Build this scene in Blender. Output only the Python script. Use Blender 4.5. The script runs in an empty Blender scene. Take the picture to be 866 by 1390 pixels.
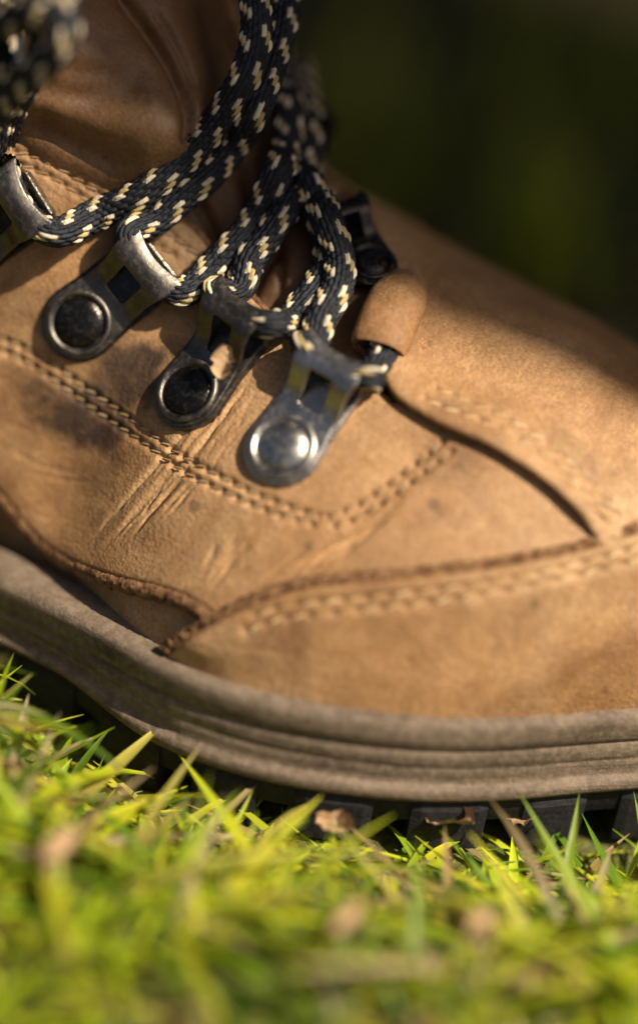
import bpy, bmesh, math, random
import numpy as np
from mathutils import Vector, Matrix, geometry
from mathutils.bvhtree import BVHTree
from mathutils.kdtree import KDTree

rng = np.random.default_rng(7)
random.seed(7)
scene = bpy.context.scene
COL = scene.collection

# ------------------------------------------------------------------ camera, sky, sun, exposure
# boot frame: x to the toe, y away from the viewer, z up, millimetres; z = 0 is the welt's lower edge
ZOFF = 8.0                      # the ground lies 8 mm below
EL, AZ, ROLL, DIST = math.radians(29), math.radians(24), math.radians(9), 450.0
FH = np.array([-math.sin(AZ), math.cos(AZ), 0.0])
RT = np.array([math.cos(AZ), math.sin(AZ), 0.0])
FW = math.cos(EL) * FH - math.sin(EL) * np.array([0, 0, 1.0])
UP = np.cross(RT, FW)
RH = RT                        # level right-hand direction
RT, UP = RT * math.cos(ROLL) + UP * math.sin(ROLL), UP * math.cos(ROLL) - RT * math.sin(ROLL)
CAM = -498.0 * FW
def W(p):                       # boot millimetres to world metres
    p = np.asarray(p, float)
    return (p + np.array([0, 0, ZOFF])) * 0.001
cam_d = bpy.data.cameras.new('camera')
cam = bpy.data.objects.new('camera', cam_d)
COL.objects.link(cam)
cam.matrix_world = Matrix(((RT[0], UP[0], -FW[0], W(CAM)[0]), (RT[1], UP[1], -FW[1], W(CAM)[1]),
                           (RT[2], UP[2], -FW[2], W(CAM)[2]), (0, 0, 0, 1)))
cam_d.sensor_fit = 'HORIZONTAL'; cam_d.sensor_width = 24.0
cam_d.lens = 24.0 * DIST / (866 / 8.0)
cam_d.clip_start = 0.01; cam_d.clip_end = 60.0
cam_d.dof.use_dof = True
cam_d.dof.focus_distance = 0.4218
cam_d.dof.aperture_fstop = 2.4
scene.camera = cam

SUN = 0.58 * RH - 0.27 * FH + np.array([0, 0, 0.80]); SUN /= np.linalg.norm(SUN)
world = bpy.data.worlds.new('World'); scene.world = world; world.use_nodes = True
wn = world.node_tree.nodes; wl = world.node_tree.links
sky = wn.new('ShaderNodeTexSky'); sky.sky_type = 'NISHITA'; sky.sun_disc = False; sky.dust_density = 4.0; sky.air_density = 0.7; sky.ozone_density = 0.3
sky.sun_elevation = math.asin(SUN[2]); sky.sun_rotation = math.atan2(SUN[0], SUN[1])
wl.new(sky.outputs[0], wn['Background'].inputs[0]); wn['Background'].inputs[1].default_value = 0.05
sun_d = bpy.data.lights.new('sun', 'SUN'); sun_d.energy = 4.9; sun_d.angle = math.radians(0.53); sun_d.color = (1.0, 0.91, 0.77)
sun = bpy.data.objects.new('sun', sun_d); COL.objects.link(sun)
sun.rotation_euler = Vector(SUN).to_track_quat('Z', 'Y').to_euler()
sun.location = (0.5, -0.5, 2.5)
scene.view_settings.view_transform = 'Standard'; scene.view_settings.look = 'None'
scene.view_settings.exposure = 0.58; scene.view_settings.gamma = 1.0

# ------------------------------------------------------------------ helpers
def ray(px, py): return FW * DIST + RT * (px - 433) / 8 + UP * (695 - py) / 8
def at_y(px, py, y):
    d = ray(px, py); return CAM + d * ((y - CAM[1]) / d[1])
def at_z(px, py, z):
    d = ray(px, py); return CAM + d * ((z - CAM[2]) / d[2])

def smooth(a, b, x):
    t = np.clip((np.asarray(x, float) - a) / (b - a), 0, 1); return t * t * (3 - 2 * t)

def second_matrix(xk):          # natural cubic spline: second derivatives as a matrix on the values
    n = len(xk); A = np.zeros((n, n)); B = np.zeros((n, n)); A[0, 0] = A[-1, -1] = 1
    for i in range(1, n - 1):
        h0, h1 = xk[i] - xk[i - 1], xk[i + 1] - xk[i]
        A[i, i - 1], A[i, i], A[i, i + 1] = h0, 2 * (h0 + h1), h1
        B[i, i - 1], B[i, i], B[i, i + 1] = 6 / h0, -6 / h0 - 6 / h1, 6 / h1
    return np.linalg.solve(A, B)
class Spline:
    def __init__(s, xk, Y):
        s.x = np.asarray(xk, float); s.Y = np.asarray(Y, float); s.M = np.tensordot(second_matrix(s.x), s.Y, 1)
    def __call__(s, x):
        x = np.asarray(x, float); i = np.clip(np.searchsorted(s.x, x) - 1, 0, len(s.x) - 2)
        h = s.x[i + 1] - s.x[i]; a = (s.x[i + 1] - x) / h; b = 1 - a
        sh = (slice(None),) + (None,) * (s.Y.ndim - 1)
        if s.Y.ndim > 1: a, b, h = a[sh], b[sh], h[sh]
        return a * s.Y[i] + b * s.Y[i + 1] + ((a ** 3 - a) * s.M[i] + (b ** 3 - b) * s.M[i + 1]) * h * h / 6

def resample(pts, step, closed=False):
    p = np.asarray(pts, float)
    if closed: p = np.vstack([p, p[:1]])
    L = np.r_[0, np.cumsum(np.linalg.norm(np.diff(p, axis=0), axis=1))]
    n = max(2, int(round(L[-1] / step)) + 1)
    s = np.linspace(0, L[-1], n)
    q = np.stack([np.interp(s, L, p[:, k]) for k in range(p.shape[1])], 1)
    return q[:-1] if closed else q
def curve(pts, step):            # smooth spline through points, evenly spaced
    p = np.asarray(pts, float)
    L = np.r_[0, np.cumsum(np.linalg.norm(np.diff(p, axis=0), axis=1))]
    sp = Spline(L, p)
    return resample(sp(np.linspace(0, L[-1], max(8, int(L[-1] / step) * 3))), step)

def seg_dist(P, poly):           # distance from points to a polyline and the place along it (0..1)
    best = np.full(len(P), 1e9); where = np.zeros(len(P)); n = len(poly) - 1
    for i in range(n):
        a, b = poly[i], poly[i + 1]; ab = b - a; l2 = ab.dot(ab) + 1e-12
        t = np.clip((P - a) @ ab / l2, 0, 1); d = np.linalg.norm(P - a - t[:, None] * ab, axis=1)
        m = d < best; best[m] = d[m]; where[m] = (i + t[m]) / n
    return best, where
def near_dist(P, Q):             # distance to the nearest of many points
    d = Q.shape[1]; kd = KDTree(len(Q))
    for i, q in enumerate(Q): kd.insert((*q, 0.0)[:3], i)
    kd.balance()
    return np.array([kd.find((*p, 0.0)[:3])[2] for p in P.tolist()])
def inside(pts, poly):
    x, y = pts[:, 0], pts[:, 1]; c = np.zeros(len(pts), bool); j = len(poly) - 1
    for i in range(len(poly)):
        xi, yi = poly[i]; xj, yj = poly[j]
        if yi != yj:
            m = ((yi > y) != (yj > y)) & (x < (xj - xi) * (y - yi) / (yj - yi) + xi); c ^= m
        j = i
    return c
# value noise in 3-D for displaced geometry
_tab = rng.random((64, 64, 64))
def vnoise(P, freq):
    q = np.asarray(P) * freq + 100.0; i = np.floor(q).astype(int); f = q - i; f = f * f * (3 - 2 * f); i &= 63; j = (i + 1) & 63
    r = 0
    for dx in (0, 1):
        for dy in (0, 1):
            for dz in (0, 1):
                w = (f[:, 0] if dx else 1 - f[:, 0]) * (f[:, 1] if dy else 1 - f[:, 1]) * (f[:, 2] if dz else 1 - f[:, 2])
                r = r + w * _tab[(j if dx else i)[:, 0], (j if dy else i)[:, 1], (j if dz else i)[:, 2]]
    return r * 2 - 1

def link(name, me, mat, parent=None):
    o = bpy.data.objects.new(name, me); COL.objects.link(o)
    if mat and not me.materials: me.materials.append(mat)
    if parent: o.parent = parent
    return o
def mesh(name, V, Fs, mat, parent=None, smooth_=True, attrs=None, raw=False):
    me = bpy.data.meshes.new(name)
    V = np.asarray(V, float) if raw else W(V)
    me.from_pydata(V.tolist(), [], [tuple(map(int, f)) for f in Fs]); me.update()
    if smooth_: me.polygons.foreach_set('use_smooth', [True] * len(me.polygons))
    for k, a in (attrs or {}).items():
        a = np.asarray(a, np.float32)
        if a.ndim == 1:
            at = me.attributes.new(k, 'FLOAT', 'POINT'); at.data.foreach_set('value', a)
        else:
            at = me.attributes.new(k, 'FLOAT_COLOR', 'POINT'); at.data.foreach_set('color', np.c_[a, np.ones(len(a))].astype(np.float32).ravel())
    return link(name, me, mat, parent)
def grid_faces(n, m, closed_m=False, off=0):
    Fs = []
    for i in range(n - 1):
        for j in range(m if closed_m else m - 1):
            k = (j + 1) % m
            Fs.append((off + i * m + j, off + i * m + k, off + (i + 1) * m + k, off + (i + 1) * m + j))
    return Fs

# ------------------------------------------------------------------ materials
class NT:
    def __init__(s, name):
        s.m = bpy.data.materials.new(name); s.m.use_nodes = True; s.t = s.m.node_tree; s.b = s.t.nodes['Principled BSDF']
        s.co = s.t.nodes.new('ShaderNodeTexCoord').outputs['Object']
    def n(s, kind, **kw):
        nd = s.t.nodes.new('ShaderNode' + kind)
        for k, v in kw.items(): setattr(nd, k, v)
        return nd
    def put(s, sock, v):
        if hasattr(v, 'is_output'): s.t.links.new(v, sock)
        elif isinstance(v, (tuple, list)) and len(v) == 3 and sock.type == 'RGBA': sock.default_value = (*v, 1)
        else: sock.default_value = v
    def noise(s, scale, detail=4, rough=0.55, co=None, dist=0.0):
        nd = s.n('TexNoise'); s.put(nd.inputs['Vector'], co or s.co); nd.inputs['Scale'].default_value = scale
        nd.inputs['Detail'].default_value = detail; nd.inputs['Roughness'].default_value = rough; nd.inputs['Distortion'].default_value = dist
        return nd.outputs[0]
    def voro(s, scale, feature='F1', co=None):
        nd = s.n('TexVoronoi', feature=feature); s.put(nd.inputs['Vector'], co or s.co); nd.inputs['Scale'].default_value = scale
        return nd.outputs['Distance']
    def ramp(s, fac, *stops):
        nd = s.n('ValToRGB'); s.put(nd.inputs[0], fac); el = nd.color_ramp.elements
        while len(el) < len(stops): el.new(0.5)
        for e, (p, c) in zip(el, stops):
            e.position = p; e.color = (*c, 1) if isinstance(c, tuple) else (c, c, c, 1)
        return nd.outputs[0]
    def mix(s, fac, a, b, blend='MIX'):
        nd = s.n('Mix', data_type='RGBA', blend_type=blend); s.put(nd.inputs[0], fac); s.put(nd.inputs[6], a); s.put(nd.inputs[7], b)
        return nd.outputs[2]
    def math(s, op, a, b=0.0):
        nd = s.n('Math', operation=op); s.put(nd.inputs[0], a); s.put(nd.inputs[1], b); return nd.outputs[0]
    def attr(s, name, what='Fac'):
        nd = s.n('Attribute', attribute_name=name); return nd.outputs[what]
    def stretch(s, scale):
        nd = s.n('Mapping'); s.put(nd.inputs[0], s.co); nd.inputs['Scale'].default_value = scale; return nd.outputs[0]
    def bump(s, h, dist, strength=1.0, normal=None):
        nd = s.n('Bump'); s.put(nd.inputs['Height'], h); nd.inputs['Distance'].default_value = dist; nd.inputs['Strength'].default_value = strength
        if normal: s.put(nd.inputs['Normal'], normal)
        return nd.outputs[0]
    def out(s, **kw):
        for k, v in kw.items(): s.put(s.b.inputs[k.replace('_', ' ')], v)
        return s.m

def leather(name, dark, mid, light, stain=(0.026, 0.014, 0.009), rough=0.58, grain=1.0, spec=0.35):
    t = NT(name)
    big = t.noise(42, 7, 0.66, dist=0.5)
    c = t.ramp(big, (0.30, dark), (0.50, mid), (0.70, light))
    worn = t.ramp(t.noise(24, 6, 0.7, dist=0.8), (0.46, 0.0), (0.66, 1.0))
    c = t.mix(t.math('MULTIPLY', worn, 0.45), c, tuple(v * k for v, k in zip(light, (1.02, 1.16, 1.4))))
    streak = t.ramp(t.noise(260, 5, 0.7, co=t.stretch((1.0, 0.45, 0.45)), dist=0.6), (0.40, 1.0), (0.55, 0.0))
    c = t.mix(t.math('MULTIPLY', streak, 0.30), c, dark)
    fine = t.noise(1500, 5, 0.7)
    c = t.mix(t.math('MULTIPLY', t.ramp(fine, (0.36, 1.0), (0.58, 0.0)), 0.48), c, tuple(v * 0.8 for v in dark))
    mott = t.ramp(t.noise(480, 5, 0.75, dist=0.3), (0.36, 1.0), (0.56, 0.0))
    c = t.mix(t.math('MULTIPLY', mott, 0.26), c, tuple(v * 0.75 for v in dark))
    pale = t.ramp(t.noise(2600, 3, 0.6), (0.60, 0.0), (0.74, 1.0))
    c = t.mix(t.math('MULTIPLY', pale, 0.45), c, tuple(min(1, v * 1.45) for v in light))
    speck = t.ramp(t.noise(330, 3, 0.6), (0.27, 1.0), (0.33, 0.0))
    c = t.mix(t.math('MULTIPLY', speck, 0.45), c, stain)
    st = t.attr('stain')
    st2 = t.math('MULTIPLY', st, t.ramp(t.noise(420, 5, 0.75), (0.25, 0.70), (0.60, 1.0)))
    c = t.mix(st2, c, stain)
    wear = t.attr('wear')
    c = t.mix(wear, c, tuple(min(1, v * 1.2) for v in light))
    pores = t.voro(1500)
    h = t.math('ADD', t.math('MULTIPLY', fine, 0.9), t.math('MULTIPLY', pores, 0.5))
    n1 = t.bump(h, 0.00022 * grain, 0.8)
    n2 = t.bump(t.noise(190, 4, 0.6, dist=0.6), 0.00045 * grain, 0.5, n1)
    r = t.ramp(t.noise(300, 4), (0.3, rough - 0.08), (0.7, rough + 0.12))
    return t.out(Base_Color=c, Roughness=r, Normal=n2, Specular_IOR_Level=spec)
M_LEATHER = leather('tan_leather', (0.215, 0.100, 0.034), (0.43, 0.228, 0.092), (0.58, 0.345, 0.155))
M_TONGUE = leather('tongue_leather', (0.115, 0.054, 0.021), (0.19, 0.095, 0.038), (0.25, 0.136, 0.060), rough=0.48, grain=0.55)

def raw_edge():
    t = NT('raw_leather_edge')
    a = t.noise(520, 5, 0.75)
    c = t.ramp(a, (0.30, (0.045, 0.020, 0.010)), (0.46, (0.20, 0.098, 0.043)), (0.62, (0.38, 0.205, 0.095)), (0.78, (0.50, 0.31, 0.16)))
    n = t.bump(t.math('ADD', a, t.noise(1900, 3, 0.7)), 0.0009, 0.9)
    return t.out(Base_Color=c, Roughness=0.9, Normal=n, Specular_IOR_Level=0.15)
M_EDGE = raw_edge()
def thread(name='waxed_thread', k=1.0):
    t = NT(name)
    oi = t.n('ObjectInfo').outputs['Random']
    c = t.ramp(oi, (0.0, (0.40 * k, 0.24 * k, 0.10 * k)), (0.5, (0.52 * k, 0.34 * k, 0.16 * k)), (1.0, (0.64 * k, 0.46 * k, 0.25 * k)))
    return t.out(Base_Color=c, Roughness=0.65, Specular_IOR_Level=0.3)
M_THREAD = thread()
def rubber(name, cols, mud=0.5):
    t = NT(name)
    a = t.noise(40, 5, 0.65, co=t.stretch((1, 1, 5)))
    c = t.ramp(a, (0.3, cols[0]), (0.55, cols[1]), (0.75, cols[2]))
    d = t.ramp(t.noise(700, 4, 0.7), (0.42, 0.0), (0.62, 1.0))
    c = t.mix(t.math('MULTIPLY', d, mud), c, tuple(min(1, v * 1.6 + 0.01) for v in cols[2]))
    n = t.bump(t.noise(1300, 4, 0.7), 0.0003, 0.7)
    lines = t.noise(900, 2, 0.5, co=t.stretch((0.04, 0.04, 1.6)))
    n = t.bump(lines, 0.00025, 0.5, n)
    soil = t.ramp(t.noise(130, 6, 0.75, co=t.stretch((1, 1, 2.2))), (0.50, 0.0), (0.68, 1.0))
    c = t.mix(t.math('MULTIPLY', soil, mud * 1.3), c, tuple(v * 0.55 for v in cols[0]))
    return t.out(Base_Color=c, Roughness=0.72, Normal=n, Specular_IOR_Level=0.3)
M_WELT = rubber('taupe_midsole_rubber', ((0.085, 0.058, 0.036), (0.150, 0.106, 0.069), (0.215, 0.158, 0.105)), 0.35)
M_SOLE = rubber('black_outsole_rubber', ((0.008, 0.008, 0.009), (0.013, 0.012, 0.013), (0.024, 0.021, 0.019)), 0.3)
def metal(name, base, rough, dust, wearc, metallic=1.0):
    t = NT(name)
    a = t.noise(260, 5, 0.7); c = t.mix(t.ramp(a, (0.35, 0.0), (0.7, 1.0)), base, tuple(v * 1.7 for v in base))
    d = t.ramp(t.noise(900, 5, 0.75), (0.50, 0.0), (0.66, 1.0)); d = t.math('MULTIPLY', d, dust)
    geo = t.n('NewGeometry').outputs['Pointiness']
    w = t.math('MULTIPLY', t.ramp(geo, (0.54, 0.0), (0.62, 1.0)), t.ramp(t.noise(500, 3), (0.35, 0.2), (0.6, 1.0)))
    c = t.mix(d, c, (0.33, 0.24, 0.15)); c = t.mix(t.math('MULTIPLY', w, 0.6), c, wearc)
    r = t.math('ADD', t.ramp(t.noise(700, 4), (0.3, rough - 0.07), (0.7, rough + 0.13)), t.math('MULTIPLY', d, 0.4))
    mt = t.math('SUBTRACT', metallic, t.math('MULTIPLY', d, metallic))
    n = t.bump(t.noise(1600, 3, 0.6), 0.00012, 0.6)
    return t.out(Base_Color=c, Roughness=r, Metallic=mt, Normal=n)
M_STEEL = metal('worn_steel', (0.31, 0.285, 0.25), 0.30, 0.16, (0.62, 0.58, 0.50))
M_BLACK = metal('black_japanned_metal', (0.022, 0.020, 0.018), 0.22, 0.16, (0.50, 0.42, 0.30), 0.85)
M_GUN = metal('gunmetal', (0.100, 0.088, 0.074), 0.42, 0.25, (0.34, 0.29, 0.22))
def lace_mat():
    t = NT('braided_lace')
    c = t.attr('tint', 'Color')
    c = t.mix(t.ramp(t.noise(1400, 3), (0.3, 0.0), (0.7, 0.35)), c, t.mix(1.0, c, (0.6, 0.55, 0.5), 'MULTIPLY'))
    n = t.bump(t.noise(4200, 2, 0.6), 0.00018, 0.9)
    return t.out(Base_Color=c, Roughness=0.55, Normal=n, Specular_IOR_Level=0.35)
M_LACE = lace_mat()
def grass_mat():
    t = NT('grass_blades')
    c = t.attr('tint', 'Color')
    tr = t.n('BsdfTranslucent'); t.put(tr.inputs[0], t.mix(1.0, c, (1.0, 1.0, 0.55), 'MULTIPLY'))
    t.out(Base_Color=c, Roughness=0.45, Specular_IOR_Level=0.4)
    mx = t.n('MixShader'); mx.inputs[0].default_value = 0.38
    t.t.links.new(t.b.outputs[0], mx.inputs[1]); t.t.links.new(tr.outputs[0], mx.inputs[2])
    t.t.links.new(mx.outputs[0], t.t.nodes['Material Output'].inputs[0])
    return t.m
M_GRASS = grass_mat()
def simple(name, stops, scale, rough=0.85, bump=0.001, bs=None):
    t = NT(name); a = t.noise(scale, 6, 0.65)
    return t.out(Base_Color=t.ramp(a, *stops), Roughness=rough, Normal=t.bump(t.noise(bs or scale * 3, 5, 0.7), bump, 0.9))
M_SOIL = simple('dark_soil', ((0.3, (0.012, 0.007, 0.004)), (0.6, (0.040, 0.024, 0.012)), (0.8, (0.075, 0.048, 0.026))), 60, 0.95, 0.004)
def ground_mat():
    t = NT('shaded_soil_and_thatch')
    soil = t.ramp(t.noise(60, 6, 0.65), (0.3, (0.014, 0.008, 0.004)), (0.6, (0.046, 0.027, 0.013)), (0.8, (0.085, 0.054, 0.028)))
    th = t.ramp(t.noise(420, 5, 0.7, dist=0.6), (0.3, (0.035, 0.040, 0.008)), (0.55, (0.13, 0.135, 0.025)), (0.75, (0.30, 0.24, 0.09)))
    return t.out(Base_Color=t.mix(t.attr('lawn'), soil, th), Roughness=0.95, Normal=t.bump(t.noise(240, 5, 0.7), 0.003, 0.9))  # thatch in front; soil behind kept dark, part of its shade put into the colour
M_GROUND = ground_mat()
M_DRY = simple('dry_leaf', ((0.3, (0.30, 0.17, 0.08)), (0.6, (0.52, 0.34, 0.18)), (0.8, (0.66, 0.48, 0.28))), 300, 0.7, 0.0006)
M_BARK = simple('bark', ((0.3, (0.05, 0.035, 0.025)), (0.7, (0.13, 0.095, 0.07))), 14, 0.95, 0.02)
M_LEAF = simple('tree_leaves', ((0.3, (0.03, 0.06, 0.012)), (0.7, (0.06, 0.11, 0.025))), 30, 0.6, 0.001)
M_DARK = simple('dark_lining', ((0.3, (0.015, 0.010, 0.008)), (0.7, (0.03, 0.02, 0.015))), 400, 0.9, 0.0003)

# ------------------------------------------------------------------ the last: smooth surface P(x, t), t from near sole (0) over the instep to far sole (1)
XS = np.array([-175, -165, -140, -110, -85, -70, -55, -40, -25, -10, 5, 20, 35, 50, 65, 80, 92, 100, 105, 108, 109.])
OUTN = np.array([-42, -57, -68, -73, -76, -78, -79.5, -80.5, -81, -81.5, -83.5, -85.3, -83, -76.5, -66.5, -52.5, -41.5, -33, -28, -24.5, -23.])
OUTF = np.array([-30, -14, -4, 0, 2, 4, 6, 8, 11, 14, 17, 20, 21, 20, 17, 12, 5, -2, -8, -14, -17.])
HH = np.array([165, 168, 168, 168, 167, 163, 154, 136, 106, 81, 73, 69, 65.5, 62.5, 57.5, 50, 41.5, 34, 28, 24, 22.])
YC = np.array([-36, -36, -36, -36, -36, -35, -33, -32, -31, -31, -31, -31, -30, -29, -27, -25, -23, -22, -21, -20, -20.])
PN = np.array([2, 2.4, 2.6, 2.4, 2.0, 1.7, 1.5, 1.42, 1.40, 1.40, 1.40, 1.42, 1.48, 1.6, 1.75, 1.9, 2.0, 2.0, 2, 2, 2])
PF = np.array([2, 2.4, 2.6, 2.4, 2.1, 1.8, 1.7, 1.7, 1.8, 1.9, 2, 2, 2, 2, 2, 2.05, 2.1, 2.1, 2, 2, 2])
def spring(x): return 3.0 * smooth(48, 112, x)
ZT = 17.0
INS = 0.8 + 8.5 * smooth(15, -20, XS)
NK = 13; TH = np.linspace(0, math.pi, NK)
net = np.zeros((len(XS), NK, 2))
for i in range(len(XS)):
    zb = ZT - 2.5 + spring(XS[i]); 
    for k, th in enumerate(TH):
        p = PN[i] + (PF[i] - PN[i]) * smooth(math.pi * 0.42, math.pi * 0.58, th)
        c, s = abs(math.cos(th)) ** (2 / p), abs(math.sin(th)) ** (2 / p)
        if th <= math.pi / 2: y = YC[i] - (YC[i] - (OUTN[i] + INS[i])) * c
        else: y = YC[i] + (OUTF[i] - 2.2 - YC[i]) * c
        net[i, k] = (y, zb + (HH[i] - zb) * s)
NETX = Spline(XS, net); TK = np.linspace(0, 1, NK); MT = second_matrix(TK)
def base(x, t):
    x = np.clip(np.asarray(x, float), XS[0], XS[-1]); t = np.clip(np.asarray(t, float), 0, 1)
    v = NETX(x); m = np.einsum('ij,njk->nik', MT, v)
    i = np.clip((t * (NK - 1)).astype(int), 0, NK - 2); h = 1 / (NK - 1); b = (t - TK[i]) / h; a = 1 - b; r = np.arange(len(x))
    a, b = a[:, None], b[:, None]
    yz = a * v[r, i] + b * v[r, i + 1] + ((a ** 3 - a) * m[r, i] + (b ** 3 - b) * m[r, i + 1]) * h * h / 6
    return np.c_[x, yz]
def base_n(x, t):
    x = np.asarray(x, float); t = np.asarray(t, float)
    dx = base(x + 0.4, t) - base(x - 0.4, t); dt = base(x, np.clip(t + 0.004, 0, 1)) - base(x, np.clip(t - 0.004, 0, 1))
    n = np.cross(dx, -dt) * -1
    n = np.cross(dt, dx)
    n /= np.linalg.norm(n, axis=1)[:, None] + 1e-12
    return n
TL = 170.0                       # t is stretched to roughly millimetres in the flat pattern
gx = np.unique(np.r_[np.linspace(-175, -80, 40), np.linspace(-80, 100, 150), np.linspace(100, 109, 14)])
gt = np.linspace(0, 1, 121)
GX, GT = np.meshgrid(gx, gt, indexing='ij')
BV = base(GX.ravel(), GT.ravel()); BF = grid_faces(len(gx), len(gt))
if base_n(np.array([20.0]), np.array([0.25]))[0][2] < 0:
    _bn = base_n; base_n = lambda x, t: -_bn(x, t)
BT = [(a, b, c) for a, b, c, d in BF] + [(a, c, d) for a, b, c, d in BF]
BVH = BVHTree.FromPolygons([Vector(v) for v in BV], BT)
GP = np.c_[GX.ravel(), GT.ravel()]
def hit(px, py):
    loc, nor, idx, dist = BVH.ray_cast(Vector(CAM), Vector(ray(px, py)).normalized())
    if loc is None: return None
    a, b, c = BT[idx]; A, B, Cc = BV[a], BV[b], BV[c]; p = np.array(loc)
    v0, v1, v2 = B - A, Cc - A, p - A
    d00, d01, d11, d20, d21 = v0 @ v0, v0 @ v1, v1 @ v1, v2 @ v0, v2 @ v1
    den = d00 * d11 - d01 * d01; v = (d11 * d20 - d01 * d21) / den; w = (d00 * d21 - d01 * d20) / den
    return GP[a] * (1 - v - w) + GP[b] * v + GP[c] * w
def flat(pix):                   # pixels of the photograph to the flat pattern (x, t*TL)
    out = []
    for p in pix:
        h = hit(*p)
        if h is not None: out.append((h[0], h[1] * TL))
    return np.array(out)
def onb(q, off=0.0):
    q = np.atleast_2d(q); P = base(q[:, 0], q[:, 1] / TL); return P + base_n(q[:, 0], q[:, 1] / TL) * (np.asarray(off)[..., None] if np.ndim(off) else off)

# ------------------------------------------------------------------ the boot
def empty(name, loc=(0, 0, 0)):
    o = bpy.data.objects.new(name, None); COL.objects.link(o); o.location = loc; o.empty_display_size = 0.02; return o
def tag(o, label=None, cat=None, group=None, kind=None):
    for k, v in (('label', label), ('category', cat), ('group', group), ('kind', kind)):
        if v: o[k] = v
    return o
boot = tag(empty('hiking_boot'), 'worn tan leather hiking boot with dark flecked laces standing on the grass', 'boot')

STROKES = []                     # (3-D polyline, width, amplitude, taper)
def stroke(pix, width, amp, taper=True, off=1.8):
    q = flat(pix)
    if len(q) >= 2: STROKES.append((onb(curve(q, 1.5)), width, amp, taper))
STAINS = []
def relief(P):
    d = np.zeros(len(P)); w = np.zeros(len(P))
    for poly, width, amp, taper in STROKES:
        lo, hi = poly.min(0) - width * 3 - 1, poly.max(0) + width * 3 + 1
        m = np.all((P > lo) & (P < hi), 1)
        if not m.any(): continue
        dd, s = seg_dist(P[m], poly)
        g = np.exp(-(dd / width) ** 2)
        if taper: g = g * np.sin(np.pi * np.clip(s, 0.02, 0.98)) ** 0.6
        d[m] += amp * g
        if taper and amp < 0: w[m] += 0.08 * np.exp(-((dd - 1.6 * width) / width) ** 2) * np.sin(np.pi * s)
    d -= 0.42 * np.exp(-(near_dist(P, DIPS) / 0.55) ** 2)
    return d, np.clip(w, 0, 0.5)
def stain_of(P):
    s = np.zeros(len(P))
    for c, r, a in STAINS:
        d = np.linalg.norm((P - c) / r, axis=1); nz = vnoise(P, 0.22) * 0.35 + vnoise(P, 0.6) * 0.2
        s = np.maximum(s, a * smooth(1.15, 0.55, d + nz))
    return s
def panel(name, poly, off, step, mat, thick=1.8, edge=0.7, fine=True):
    """one piece of leather: flat outline, offset function, rounded cut edge, thickness"""
    poly = resample(poly, step * 0.9, True)
    lo, hi = poly.min(0), poly.max(0)
    ax, ay = np.arange(lo[0], hi[0], step), np.arange(lo[1], hi[1], step * 0.87)
    X, Y = np.meshgrid(ax, ay); X = X + (np.arange(len(ay)) % 2)[:, None] * step * 0.5
    pts = np.c_[X.ravel(), Y.ravel()]
    pts = pts[inside(pts, poly)]
    pts = pts[near_dist(pts, poly) > step * 0.55]
    n = len(poly); allp = np.vstack([poly, pts])
    r = geometry.delaunay_2d_cdt([Vector(p) for p in allp], [(i, (i + 1) % n) for i in range(n)], [], 1, 1e-6)
    Q = np.array([tuple(v) for v in r[0]]); tri = [tuple(f) for f in r[2]]
    db = near_dist(Q, poly)
    P = onb(Q); N = base_n(Q[:, 0], Q[:, 1] / TL)
    o = off(Q, P, db) - edge * (1 - np.sqrt(np.clip(1 - (1 - np.clip(db / (edge * 1.3), 0, 1)) ** 2, 0, 1)))
    d, wear = relief(P) if fine else (np.zeros(len(P)), np.zeros(len(P)))
    V = P + N * (o + d)[:, None]
    # rim
    cnt = {}
    for f in tri:
        for a, b in zip(f, f[1:] + f[:1]):
            cnt[(a, b)] = cnt.get((a, b), 0) + 1
    be = [(a, b) for (a, b) in cnt if (b, a) not in cnt]
    idx = {}; V2 = []; 
    for a, b in be:
        for k in (a, b):
            if k not in idx: idx[k] = len(V) + len(V2); V2.append(V[k] - N[k] * thick)
    Fs = tri + [(b, a, idx[a], idx[b]) for a, b in be]
    Vall = np.vstack([V, np.array(V2)]) if V2 else V
    st = np.r_[stain_of(P), np.zeros(len(V2))]; we = np.r_[wear, np.zeros(len(V2))]
    # faces outwards
    a, b, c = tri[len(tri) // 2]; nn = np.cross(V[b] - V[a], V[c] - V[a])
    if nn @ N[a] < 0: Fs = [tuple(reversed(f)) for f in Fs]
    ob = mesh(name, Vall, Fs, mat, boot, True, {'stain': st, 'wear': we})
    ob.data.materials.append(M_EDGE)
    mi = np.zeros(len(ob.data.polygons), np.int32); mi[len(tri):] = 1; ob.data.polygons.foreach_set('material_index', mi)
    sm = np.ones(len(mi), bool); sm[len(tri):] = False; ob.data.polygons.foreach_set('use_smooth', sm)
    return ob
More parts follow.
